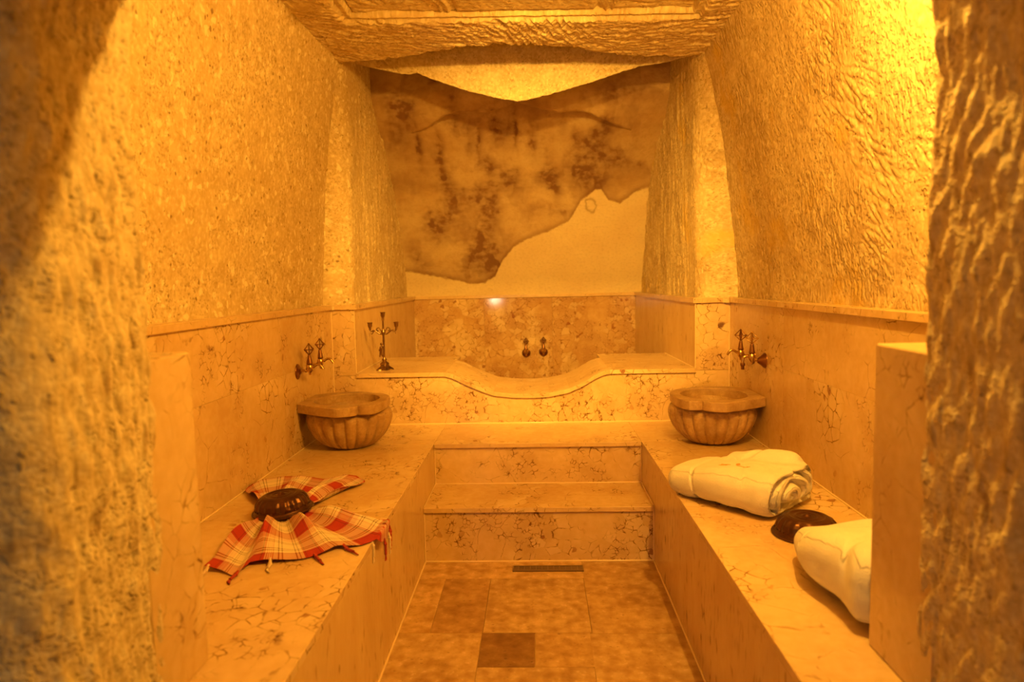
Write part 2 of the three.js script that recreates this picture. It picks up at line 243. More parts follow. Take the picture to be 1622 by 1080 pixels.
// ---------------------------------------------------------------- the room: measures
const XL = -1.117, XR = 1.044, BENCH = 0.445, STEP = 0.244, ZS = 2.891, ZB = 3.24, ZP = 3.698, SHELF = 0.7326, TRIM = 1.0857, ZK = 5.7, CEIL = 2.385, ZF = 1.225;
const nl = d => mix(-0.989, -1.017, (d - ZP) / (ZK - ZP)), nr = d => mix(0.861, 0.831, (d - ZP) / (ZK - ZP));
const E0 = x => smoothTable([[-1.2, 3.66], [-0.987, 3.636], [-0.784, 3.616], [-0.61, 3.565], [-0.439, 3.496], [-0.309, 3.454], [-0.123, 3.446], [0.063, 3.472], [0.22, 3.524], [0.386, 3.615], [0.555, 3.67], [0.722, 3.69], [1.1, 3.7]], x, 0.04);

// left and right walls of the main room: cut rock above polished wainscot
const leftRockX = (y, d) => smoothTable([[1, -1.142], [1.2, -1.140], [1.6, -1.115], [2.0, -1.07], [2.25, -1.03], [2.4, -0.995], [2.7, -0.9]], y, 0.05) + rough(0, y, d, 0.012, 0.003);
const rightRockX = (y, d) => smoothTable([[1, 1.07], [1.2, 1.068], [1.6, 1.035], [2.0, 0.985], [2.25, 0.935], [2.4, 0.89], [2.7, 0.8]], y, 0.05) + rough(9, y, d, 0.016, 0.003);
function chisel(y, d) {   // short slanting pick marks in the rock by the door on the right
  const a = (d - 1.9) * 0.8 + (y - 1.6) * 0.6, b = -(d - 1.9) * 0.6 + (y - 1.6) * 0.8;
  return 0.0065 * Math.pow(Math.max(0, ridge(a * 11, b * 40, 3)), 3) * sst(-0.25, 0.25, n3(a * 4, b * 4, 9)) * sst(2.9, 1.9, d - 0.35 * (y - 1.6));
}
function sideWall(name, label, left) {
  const o = structure(name, label, 'wall'), X = left ? leftRockX : rightRockX, s = left ? 1 : -1;
  part('rock_face', sheet(380, 220, (u, v) => { const d = mix(1.15, 3.72, u), y = mix(1.085, 2.62, v); return V(X(y, d) + (left ? 0 : chisel(y, d)), y, d); }, (u, v) => [mix(1.15, 3.72, u), mix(1.085, 2.62, v)], left), left ? M.rockL : M.rockR, o);
  const f = left ? XL : XR, y0 = BENCH, ym = 0.828;
  for (const [da, db] of left ? [[1.2, 2.95], [2.9504, ZP]] : [[1.2, 2.9], [2.9004, ZP]]) for (const [ya, yb] of [[y0 - 0.03, ym], [ym + 0.0004, TRIM]])
    part('wainscot_panel', left ? slab(f - 0.03, f, ya, yb, da, db, 0.0004) : slab(f, f + 0.03, ya, yb, da, db, 0.0004), M.calm, o);
  // coping along the top of the wainscot
  part('coping', left ? slab(f - 0.06, f + 0.014, TRIM, TRIM + 0.028, 1.25, ZP + 0.02, 0.004, 1) : slab(f - 0.014, f + 0.06, TRIM, TRIM + 0.028, 1.25, ZP + 0.02, 0.004, 1), M.calm, o);
  part('backing', left ? slab(-1.45, -1.2, -0.1, 2.8, 1.0, 3.7) : slab(1.12, 1.4, -0.1, 2.8, 1.0, 3.7), M.rockD, o);
  part('sealant_bead', tube([V(f + s * 0.002, BENCH + 0.002, 1.32), V(f + s * 0.002, BENCH + 0.002, ZP)], 0.0032, 2, 8), M.bead, o);
  return o;
}
sideWall('wall_left', 'left wall of speckled cut rock above marble wainscot', true);
sideWall('wall_right', 'right wall of chiselled cut rock above marble wainscot', false);

// piers and alcove: rock turning the corner into the recess behind the plunge bath
function alcoveSide(name, label, left) {
  const o = structure(name, label, 'wall');
  const top = 2.95, front = left ? leftRockX : rightRockX;
  part('rock_face', sheet(150, 120, (u, v) => {
    const y = mix(1.085, top, v), fx = front(Math.min(y, 2.4), ZP), k = (left ? -1 : 1), n0 = (left ? -1.008 : 0.882) - k * 0.022 * sst(1.2, 2.4, y), n1 = left ? -1.07 : 0.875;
    // along the plan: pier face, well rounded corner, then the side
    const at = s => { const w = 0.13; if (s < w) { const t = s / w; return [mix(fx, n0, t), mix(ZP - 0.06, ZP + 0.07, t)]; } const t = (s - w) / (2.2 - w); return [mix(n0, n1, t), mix(ZP + 0.07, 5.8, t)]; };
    const s = Math.pow(u, 1.5) * 2.2, r = 0.06 * sst(0, 0.06, s); let x = 0, d = 0; for (let q = -3; q <= 3; q++) { const p = at(s + r * q / 3); x += p[0] / 7; d += p[1] / 7; }
    const str = 0.010 * ridge(d * 16, y * 1.6, left ? 2 : 8) * sst(0.1, 0.4, u) + rough(left ? 4 : 14, y, d, 0.012, 0.003) * sst(0.06, 0.2, u);
    return V(x + k * str, y, d);
  }, (u, v) => [Math.pow(u, 1.5) * 2.2 + (left ? 1.3 : 0.4), mix(1.085, top, v)], left), left ? M.rockL : M.rockR, o);
  const a = left ? nl : nr, s = left ? -1 : 1;
  // pier panel facing the room, above the parapet
  part('pier_panel', left ? slab(XL, nl(ZP), 0.722, TRIM, ZP, ZP + 0.025, 0.002) : slab(nr(ZP), XR, 0.722, TRIM, ZP, ZP + 0.025, 0.002), M.marble, o);
  const sideGeo = (y0, y1, t, d0, proud) => { const A = a(d0) - s * proud, B = a(ZK) - s * proud, sh = new THREE.Shape([[A, d0], [B, ZK], [B + s * t, ZK], [A + s * t, d0]].map(p => new THREE.Vector2(p[0], p[1]))), g = new THREE.ExtrudeGeometry(sh, { depth: y1 - y0, bevelEnabled: false }); g.rotateX(-Math.PI / 2); g.translate(0, y0, 0); return planar(g, rnd() * 3, rnd() * 3); };
  part('wainscot_panel', sideGeo(0.05, TRIM, 0.025, ZP + 0.002, 0), M.dim, o);
  part('coping', sideGeo(TRIM, TRIM + 0.028, 0.09, ZP - 0.014, 0.014), M.calm, o);
  part('coping', left ? slab(XL - 0.03, nl(ZP) + 0.0135, TRIM - 0.0002, TRIM + 0.0278, ZP - 0.0145, ZP + 0.09, 0.004) : slab(nr(ZP) - 0.0135, XR + 0.03, TRIM - 0.0002, TRIM + 0.0278, ZP - 0.0145, ZP + 0.09, 0.004), M.calm, o);
  part('backing', left ? slab(-1.45, -1.17, -0.1, 3.05, ZP, 5.95) : slab(1.1, 1.4, -0.1, 3.05, ZP, 5.95), M.rockD, o);
  const xb = left ? XL : XR; part('sealant_bead', tube([V(xb - s * 0.002, BENCH, ZP - 0.002), V(xb - s * 0.002, TRIM, ZP - 0.002)], 0.003, 2, 8), M.bead, o);
  part('sealant_bead', tube([V(nl(ZP) * (left ? 1 : 0) + nr(ZP) * (left ? 0 : 1) - s * 0.0, SHELF, ZP - 0.001), V(left ? nl(ZP) : nr(ZP), TRIM, ZP - 0.001)], 0.0028, 2, 8), M.bead, o);
}
alcoveSide('wall_alcove_left', 'left side of the bath alcove, rock over polished marble', true);
alcoveSide('wall_alcove_right', 'right side of the bath alcove, rock over polished marble', false);

// the back rock leans forward as it rises, more at the sides than in the scooped middle
const leanMid = y => smoothTable([[1.0, 5.73], [1.2, 5.69], [1.5, 5.53], [1.92, 5.3], [2.2, 5.06], [2.42, 4.84], [2.62, 4.62], [3, 4.3]], y, 0.05);
const leanSide = y => smoothTable([[1.0, 5.73], [1.2, 5.69], [1.5, 5.53], [1.92, 5.27], [2.1, 5.03], [2.2, 4.84], [2.3, 4.57], [2.4, 4.43], [3, 4.3]], y, 0.03);
const scoop = x => sst(0.86, 0.42, Math.abs(x + 0.07));
const rowY = v => lerpTable([[0, 1.05], [0.242, 1.5], [0.486, 1.92], [0.673, 2.2], [0.84, 2.42], [1, 2.66]], v), rowV = y => lerpTable([[1.05, 0], [1.5, 0.242], [1.92, 0.486], [2.2, 0.673], [2.42, 0.84], [2.66, 1], [3, 1.25]], y);
{ // back wall of the alcove
  const o = structure('wall_back', 'stained rock back wall of the alcove over a polished panel', 'wall');
  const g = sheet(140, 120, (u, v) => { const y = rowY(v), x = mix(BACK.x0, BACK.x1, u) * leanMid(y) / 5.7, dd = mix(leanSide(y), leanMid(y), 0.55 * scoop(x)); return V(x, y, dd + rough(x, y, 20, 0.01, 0.003)); }, (u, v) => [u, v]);
  part('rock_face', g, M.rockB, o);
  const xs = [nl(ZK), -0.43, 0.14, nr(ZK)];
  for (let i = 0; i < 3; i++) part('wainscot_panel', slab(xs[i] + 0.0004, xs[i + 1] - 0.0004, 0.05, TRIM, ZK, ZK + 0.025, 0.001), M.backPanel, o);
  part('coping', slab(nl(ZK), nr(ZK), TRIM, TRIM + 0.028, ZK - 0.014, ZK + 0.09, 0.004), M.calm, o);
  part('backing', slab(-1.45, 1.4, -0.1, 3.05, 5.8, 6.0), M.rockD, o);
}

{ // carved ceiling of the main room, ending in a curved lip
  const o = structure('ceiling', 'chiselled rock ceiling with carved panel and sunburst corners', 'ceiling');
  const ROS = [[-0.62, 3.045, 1], [0.60, 3.085, -1]];
  const relief = (x, d) => {
    const wl = sst(-0.1, -0.45, x), wr = sst(0.12, 0.4, x), wc = Math.max(0, 1 - wl - wr);
    const g = (ang, a, b, z) => { const c = Math.cos(ang), s = Math.sin(ang), q = 0.05 * n3(x * 6, d * 6, z); return ridge((c * x + s * d) * a, (-s * x + c * d + q * 0.3) * b, z); };
    let h = 0.017 * (wl * g(0.45, 4, 30, 1) + wr * g(-0.1, 5, 26, 2) + wc * g(1.25, 7, 30, 3)) + 0.006 * ridge(x * 24, d * 40, 5) + rough(x, 3, d, 0.012, 0.003);
    const e = Math.min(x + 0.78, 0.72 - x, 3.10 + 0.05 * x - d), smooth = sst(-0.034, -0.028, e);   // the carved field and its flat border
    h = mix(h, 0.004 * n3(x * 3, d * 3, 1) + 0.0025 * n3(x * 40, d * 40, 6), smooth * 0.85);
    h += -0.03 * sst(0.0, 0.012, e) + 0.004 * sst(-0.012, -0.004, e) * sst(0.004, -0.002, e);
    let r = 0; for (const [cx, cd, s] of ROS) { const X = (x - cx) * s, Y = cd - d, R = Math.hypot(X, Y), t = Math.atan2(Y, X); if (e > 0.012 && R < 0.3) r = Math.max(r, sst(0.3, 0.29, R) * (R > 0.235 ? 0.016 + 0.006 * Math.cos((R - 0.235) * 190) : 0.008 + 0.007 * Math.abs(Math.cos(t * 7)) * sst(0.02, 0.1, R))); }
    const mid = sst(-0.33, -0.31, x) * sst(0.30, 0.28, x) * sst(0.018, 0.026, e) * 0.02;
    return h + Math.max(r, mid);
  };
  const rows = []; for (let i = 0; i <= 46; i++) rows.push(i / 46 * 0.60); for (let i = 1; i <= 190; i++) rows.push(0.60 + 0.40 * i / 190);
  const NV = rows.length - 1 + 6;
  part('rock_face', sheet(330, NV, (u, v) => {
    const j = Math.round(v * NV), x = mix(-1.2, 1.12, u), E = E0(x) + 0.006 * n3(x * 30, 1, 2);
    if (j < rows.length) { const d = mix(1.15, E, rows[j]), lip = sst(0.03, 0, E - d) * 0.006; return V(x, CEIL - relief(x, d) + lip, d); }
    const k = j - rows.length + 1; return V(x, CEIL - relief(x, E) * (k < 2 ? 1 : 0) + 0.012 + 0.07 * k, E + 0.004 * k);
  }, (u, v, p) => [p.x, -p.z], true), M.rockC, o);
  part('roof_rock', slab(-1.4, 1.35, 2.95, 3.1, 1.0, 6.0), M.rockD, o);
}
// two carved lips over the alcove, each overhanging the next
function lip(name, label, px, top, edge, mat, nu = 200) {
  const o = structure(name, label, 'rock'), nv = 40;
  part('rock_face', sheet(nu, nv + 8, (u, v) => {
    const j = Math.round(v * (nv + 8)), x = mix(px[0], px[1], u), e = edge(x), t0 = top(x), rag = 0.004 * n3(x * 40, e.y * 10, 4);
    if (j <= nv) { const t = e.p > 3 ? 1 - Math.pow(1 - j / nv, 2.6) : j / nv; return V(x, mix(t0.y, e.y, t) + rag * t, mix(t0.d, e.d, Math.pow(t, e.p ?? 2)) + rough(x, t * 0.6, 33, 0.01, 0.002) * (1 - t)); }
    const t = (j - nv) / 8; return V(x, mix(e.y + 0.006, 2.97, t * t), e.d + 0.02 + 0.03 * Math.sqrt(t));
  }, (u, v, p) => [p.x, -p.z + p.y], true), mat, o);
}
{
  const tanY = smoothTable; // heights of the edges as slopes seen over depth, measured once
  const s1 = [[-0.988, 2.402], [-0.838, 2.361], [-0.704, 2.328], [-0.65, 2.322], [-0.603, 2.328], [-0.504, 2.286], [-0.338, 2.226], [-0.172, 2.182], [-0.072, 2.164], [0.0, 2.174], [0.128, 2.202], [0.328, 2.254], [0.47, 2.298], [0.53, 2.312], [0.559, 2.324], [0.69, 2.339], [0.879, 2.378]];
  const plan1 = x => { const t = clamp(Math.abs((x + 0.06) / 1.0)); return 3.7 + 0.22 * Math.pow(1 - t * t, 0.62); };
  const edge1 = x => { let d = plan1(x); for (let i = 0; i < 6; i++) d = plan1(x); const xr = 0.006 + (x - 0.006) * 3.7 / d; return { y: 1.218 + (tanY(s1, xr, 0.005) - 1.218) * d / 3.7, d, p: 1 }; };
  const top1 = x => ({ y: 2.66, d: plan1(x) - 0.02 });
  lip('trim_1', 'first hanging rock lip over the alcove with winged lower edge', [-1.06, 0.94], top1, edge1, M.rockC);
  const s2 = [[-0.95, 2.26], [-0.877, 2.296], [-0.738, 2.345], [-0.645, 2.409], [-0.531, 2.441], [-0.417, 2.438], [-0.327, 2.431], [-0.099, 2.492], [0.035, 2.456], [0.192, 2.411], [0.304, 2.421], [0.394, 2.41], [0.55, 2.331], [0.729, 2.273], [0.85, 2.25]];
  const o = structure('trim_2', 'second rock lip above the stained back wall with scalloped lower edge', 'rock'), nv = 60;
  part('rock_face', sheet(240, nv + 8, (u, v) => {
    const j = Math.round(v * (nv + 8)), x = mix(-1.12, 0.95, u), hide = 0.03 * (1 - scoop(x)); let d = 4.6, y = 2.3;
    for (let i = 0; i < 12; i++) { const xr = 0.006 + (x - 0.006) * 5 / d; y = 1.218 + (tanY(s2, xr, 0.007) - 1.218) * d / 5; d = mix(d, leanSide(y), 0.5); }   // where the edge meets the leaning face
    y += 0.003 * n3(x * 40, 3, 4);
    if (j <= nv) { const Y = mix(2.9, y, j / nv); return V(x, Y, leanSide(Y) + hide + rough(x, Y, 20, 0.01, 0.003)); }
    const t = (j - nv) / 8; return V(x, mix(y + 0.004, 2.92, t * t), leanSide(y) + hide + 0.02 + 0.03 * Math.sqrt(t));
  }, (u, v, p) => [(p.x * 5.7 / leanMid(p.y) - BACK.x0) / (BACK.x1 - BACK.x0), rowV(p.y)], true), M.rockB, o);
}

{ // front wall with the doorway the camera looks through
  const o = structure('wall_front', 'rough rock jambs of the doorway around the bath', 'wall');
  const jambX = (y, d, left) => { const g = 0.010 * ridge((d * 0.9 + y * 0.35) * 24, (y - d * 0.3) * 9, left ? 1 : 6) + 0.005 * n3(d * 60, y * 18, 2); return (left ? -1 : 1) * (0.682 + (left ? 0 : 0.003) + g * 0.7 - 0.0 + 0.03 * sst(1.5, 1.9, y) * -1) + rough(left ? 40 : 60, y, d, 0.012, 0.004); };
  for (const left of [true, false]) {
    const k = left ? -1 : 1, inner = left ? 1.21 : 1.235;
    part('jamb_rock', sheet(190, 170, (u, v) => {
      const y = mix(-0.05, 2.05, v), s = u * 2.35; let x, d;
      const out = left ? 0.97 : 1.0, R = 0.1;
      if (s < 0.35) { const t = s / 0.35; d = out - R + 0.008 * n3(y * 14, t * 9, 7); x = k * mix(1.45, 0.682 + R, t); }                       // outer face of the wall
      else if (s < 0.6) { const a = (s - 0.35) / 0.25 * Math.PI / 2; d = out - R * Math.cos(a); x = jambX(y, d, left) + k * R * (1 - Math.sin(a)); }   // worn outer corner
      else if (s < 1.75) { d = mix(out, inner - 0.03, (s - 0.6) / 1.15); x = jambX(y, d, left); }
      else { const t = (s - 1.75) / 0.6, r = 0.03, ang = clamp(t / 0.12) * Math.PI / 2, b = jambX(y, inner, left); x = b + k * (r * (1 - Math.cos(ang)) + Math.max(0, t - 0.12) * 0.62); d = inner - r + r * Math.sin(ang) + 0.01 * n3(y * 12, t * 8, 3) * (t > 0.02 ? 1 : 0); }
      return V(x, y, d);
    }, (u, v) => { const s = u * 2.35; return [s < 0.35 ? s * 2 : s < 0.6 ? 0.7 + (s - 0.35) * 0.63 : s < 1.75 ? 0.857 + (s - 0.6) * 0.19 : 1.076 + (s - 1.75), mix(-0.05, 2.05, v)]; }, left), M.rockD, o);
    part('wainscot_block', left ? slab(-1.13, -0.69, BENCH, TRIM + 0.006, 1.15, 1.343, 0.005) : slab(0.69, 1.06, BENCH, TRIM - 0.006, 1.17, 1.398, 0.005), M.calm, o);
    part('backing', left ? slab(-2.5, -0.8, -0.1, 3.0, 0.9, 1.17) : slab(0.8, 2.5, -0.1, 3.0, 0.93, 1.17), M.rockD, o);
  }
  part('lintel_rock', sheet(60, 70, (u, v) => { const x = mix(-0.85, 0.85, u), s = v * 2.4; let d, y; if (s < 1.7) { d = mix(0.86, 1.215, s / 1.7); y = 1.79; } else { d = 1.22; y = mix(1.795, 2.6, (s - 1.7) / 0.7); } return V(x, y + 0.012 * n3(x * 6, d * 6, 1), d + 0.008 * n3(x * 7, y * 7, 2)); }, (u, v) => [u * 1.7, v * 1.4], true), M.rockD, o);
  part('wall_rock', sheet(60, 40, (u, v) => { const x = mix(-1.2, 1.12, u), y = mix(1.9, 2.62, v); return V(x, y, 1.215 + 0.01 * n3(x * 6, y * 6, 5)); }, (u, v) => [u * 2.3, v * 0.7]), M.rockD, o);
  part('lintel_backing', slab(-0.82, 0.82, 1.83, 3.0, 0.87, 1.17), M.rockD, o);
}
{ // the passage behind the camera
  const o = structure('wall_passage', 'plain rock passage outside the doorway', 'wall');
  part('passage_wall', slab(-2.4, 2.4, -0.1, 2.8, -3.7, -3.6), M.rockD, o);
  part('passage_wall', slab(-2.5, -2.3, -0.1, 2.8, -3.6, 0.9), M.rockD, o);
  part('passage_wall', slab(2.3, 2.5, -0.1, 2.8, -3.6, 0.9), M.rockD, o);
  part('passage_vault', slab(-2.4, 2.4, 2.7, 2.8, -3.7, 0.92), M.rockD, o);
}

// ---------------------------------------------------------------- floor: travertine tiles
{
  const o = structure('floor', 'travertine tiles in mixed sizes on the floor channel', 'floor');
  part('mortar_bed', slab(-2.4, 2.4, -0.12, -0.004, -3.6, 5.9), M.grout, o);
  const T = [stone(travertine, [1 / 1.1, 1 / 1.1], { roughness: 0.42, bumpScale: 0.0015 })];
  T.push(tinted(T[0], 0.82, 0.74, 0.66), tinted(T[0], 0.5, 0.4, 0.32), tinted(T[0], 1.12, 1.1, 1.05), tinted(T[0], 0.92, 0.88, 0.82));
  const tiles = [[-0.5, 0.186, 2.717, ZS + 0.02, 3], [-0.5, -0.386, 2.281, 2.717, 3], [-0.386, -0.2, 2.281, 2.717, 1], [-0.2, 0.18, 2.281, 2.717, 0], [0.18, 0.5, 2.274, ZS + 0.02, 4], [-0.5, -0.202, 1.86, 2.281, 0], [-0.202, -0.018, 2.068, 2.281, 2], [-0.018, 0.174, 2.068, 2.281, 4], [-0.202, 0.17, 1.7, 2.068, 0], [0.17, 0.5, 1.86, 2.274, 0], [-0.5, -0.202, 1.4, 1.86, 4], [-0.202, 0.17, 1.33, 1.7, 3], [0.17, 0.5, 1.4, 1.86, 1]];
  for (const [x0, x1, d0, d1, k] of tiles) part('floor_tile', slab(x0 + 0.0009, x1 - 0.0009, -0.02, 0, d0 + 0.0009, d1 - 0.0009, 0.001), T[k], o);
  part('bath_floor', slab(-1.03, 0.87, 0.0, 0.058, 4.49, ZK), M.calm, o);
  for (let i = 0; i < 4; i++) for (let j = 0; j < 8; j++) part('floor_tile', slab(-1.2 + i * 0.6 + 0.001, -0.6 + i * 0.6 - 0.001, -0.02, -0.001, -2.2 + j * 0.44 + 0.001, -1.76 + j * 0.44 - 0.001, 0.001), T[(i + j) % 2 ? 0 : 4], o);
}

// ---------------------------------------------------------------- built-in marble: benches, step, parapet
function bench(label, left) {
  const o = thing('marble_bench', label, 'bench'), s = left ? -1 : 1, xa = left ? XL : 0.5, xb = left ? -0.5 : XR, f = 0.5 * s;
  for (const [d0, d1] of [[ZF, ZB - 0.0005], [ZB + 0.0005, ZP]]) part('top_slab', slab(xa, xb, BENCH - 0.022, BENCH, d0, d1, 0.0025, 1, true), M.calm, o);
  part('front_panel', left ? slab(f - 0.024, f - 0.001, 0, BENCH - 0.0225, ZF, ZB - 0.001, 0.001) : slab(f + 0.001, f + 0.024, 0, BENCH - 0.0225, ZF, ZB - 0.001, 0.001), M.dim, o);
  part('end_panel', slab(xa, xb, 0, BENCH - 0.0225, ZF - 0.0, ZF + 0.02, 0.001), M.dim, o);
  part('core', left ? slab(xa + 0.01, f - 0.026, 0, BENCH - 0.024, ZF + 0.022, ZP - 0.01) : slab(f + 0.026, xb - 0.01, 0, BENCH - 0.024, ZF + 0.022, ZP - 0.01), M.grout, o);
  const e = f - s * 0.002; part('sealant_bead', join([tube([V(e, 0.002, ZF), V(e, 0.002, ZS)], 0.004, 2, 8), tube([V(e, 0.002, ZS - 0.002), V(e, STEP, ZS - 0.002)], 0.0035, 2, 8), tube([V(e, STEP + 0.001, ZS), V(e, STEP + 0.001, ZB)], 0.0035, 2, 8), tube([V(e, STEP, ZB - 0.002), V(e, BENCH - 0.022, ZB - 0.002)], 0.0032, 2, 8)]), M.bead, o);
  return o;
}
bench('marble bench along the left wall, under the plaid cloth', true);
bench('marble bench along the right wall, under the white robes', false);
{
  const o = thing('marble_bench', 'marble bench across the back below the plunge bath parapet', 'bench');
  part('top_slab', slab(-0.4995, 0.4995, BENCH - 0.022, BENCH, ZB - 0.012, ZP, 0.0025), M.calm, o);
  part('front_panel', slab(-0.498, 0.498, STEP + 0.0005, BENCH - 0.0225, ZB, ZB + 0.022, 0.001), M.marble, o);
  part('core', slab(-0.497, 0.497, 0, BENCH - 0.024, ZB + 0.024, ZP - 0.01), M.grout, o);
  part('sealant_bead', join([tube([V(-0.498, STEP + 0.001, ZB - 0.002), V(0.498, STEP + 0.001, ZB - 0.002)], 0.0032, 2, 8)]), M.bead, o);
  const t = thing('marble_step', 'single marble step in front of the back bench', 'step');
  part('tread', slab(-0.4985, 0.4985, STEP - 0.022, STEP, ZS - 0.01, ZB - 0.001, 0.0025), M.calm, t);
  part('riser', slab(-0.498, 0.498, 0, STEP - 0.0225, ZS, ZS + 0.022, 0.001), M.marble, t);
  part('core', slab(-0.497, 0.497, 0, STEP - 0.024, ZS + 0.024, ZB - 0.002), M.grout, t);
  part('sealant_bead', tube([V(-0.497, 0.002, ZS - 0.003), V(0.497, 0.002, ZS - 0.003)], 0.004, 2, 8), M.bead, t);
}
{ // parapet of the plunge bath with its dipped coping
  const o = thing('bath_parapet', 'wide marble parapet of the plunge bath with dipped middle', 'parapet');
  const prof = [[-0.989, 0.733], [-0.5, 0.733], [-0.46, 0.722], [-0.362, 0.672], [-0.276, 0.637], [-0.235, 0.622], [-0.12, 0.609], [0, 0.607], [0.07, 0.612], [0.173, 0.631], [0.26, 0.670], [0.329, 0.712], [0.375, 0.729], [0.40, 0.733], [0.861, 0.733]];
  const top = x => lerpTable(prof, x);
  const backAt = x => x < -0.5 || x > 0.4 ? 4.49 : 4.28;
  const sh = new THREE.Shape(); sh.moveTo(XL, BENCH - 0.03); for (const x of [XL, -0.989]) sh.lineTo(x, 0.721); for (const [x, y] of prof) sh.lineTo(x, y - 0.0225); sh.lineTo(0.861, 0.721); sh.lineTo(XR, 0.721); sh.lineTo(XR, BENCH - 0.03);
  { const g = new THREE.ExtrudeGeometry(sh, { depth: 0.022, bevelEnabled: false }); g.translate(0, 0, -ZP - 0.022); part('front_panel', planar(g, 0.62, 0.35), M.marble, o); }
  // cap stones: flat left, left slope, two over the dip, flat right
  const cap = (x0, x1, n, d1) => {
    const pts = [], low = []; for (let i = 0; i <= n; i++) { const x = mix(x0 + 0.0005, x1 - 0.0005, i / n); pts.push([x, top(x)]); low.push([x, top(x) - 0.022]); }
    const s = new THREE.Shape([...pts, ...low.reverse()].map(p => new THREE.Vector2(...p))), g = new THREE.ExtrudeGeometry(s, { depth: d1 - ZP + 0.012 - 0.004, bevelEnabled: true, bevelThickness: 0.002, bevelSize: 0.0005, bevelSegments: 1 }); g.translate(0, 0, -d1 + 0.002);
    part('cap_stone', planar(g, rnd() * 3, rnd() * 3), M.calm, o);
  };
  cap(-0.988, -0.5, 1, 4.49); cap(-0.5, -0.235, 6, 4.28); cap(-0.235, 0.07, 8, 4.28); cap(0.07, 0.40, 12, 4.28); cap(0.40, 0.86, 1, 4.49);
  { const s2 = new THREE.Shape(); s2.moveTo(-0.985, 0.06); for (const [x, y] of prof) s2.lineTo(x, y - 0.0235); s2.lineTo(0.855, 0.06); const g = new THREE.ExtrudeGeometry(s2, { depth: 0.54, bevelEnabled: false }); g.translate(0, 0, -4.265); part('core', planar(g), M.dim, o); }
  part('core', slab(-0.985, -0.505, 0.06, 0.708, 4.26, 4.48), M.dim, o); part('core', slab(0.405, 0.855, 0.06, 0.708, 4.26, 4.48), M.dim, o);
  
  part('sealant_bead', tube([V(XL + 0.002, BENCH + 0.002, ZP - 0.003), V(XR - 0.002, BENCH + 0.002, ZP - 0.003)], 0.004, 2, 10), M.bead, o);
  part('sealant_bead', tube([V(nl(ZP) + 0.002, SHELF + 0.001, ZP), V(nl(4.49) + 0.002, SHELF + 0.001, 4.49)], 0.003, 2, 8), M.bead, o); part('sealant_bead', tube([V(nr(ZP) - 0.002, SHELF + 0.001, ZP), V(nr(4.49) - 0.002, SHELF + 0.001, 4.49)], 0.003, 2, 8), M.bead, o);
}
{ // drain in the strip of floor before the step
  const o = thing('drain_grate', 'narrow dark slotted drain grate in the floor before the step', 'drain', [0.037, 0, -2.807]);
  part('channel', planar(new THREE.BoxGeometry(0.3, 0.003, 0.05).translate(0, 0.0016, 0)), M.hole, o);
  const fr = new THREE.Shape([[-0.15, -0.025], [0.15, -0.025], [0.15, 0.025], [-0.15, 0.025]].map(p => new THREE.Vector2(...p))); fr.holes.push(new THREE.Path([[-0.145, -0.02], [0.145, -0.02], [0.145, 0.02], [-0.145, 0.02]].map(p => new THREE.Vector2(...p))));
  part('frame', new THREE.ExtrudeGeometry(fr, { depth: 0.003, bevelEnabled: false }).rotateX(-Math.PI / 2).translate(0, 0.0032, 0), M.grate, o);
  for (let i = 0; i < 3; i++) part('bar', new RoundedBoxGeometry(0.29, 0.003, 0.006, 1, 0.001).translate(0, 0.0048, -0.012 + i * 0.012), M.grate, o);
  for (let i = 0; i < 11; i++) part('cross_bar', new RoundedBoxGeometry(0.004, 0.0024, 0.04, 1, 0.0008).translate(-0.125 + i * 0.025, 0.0045, 0), M.grate, o);
}

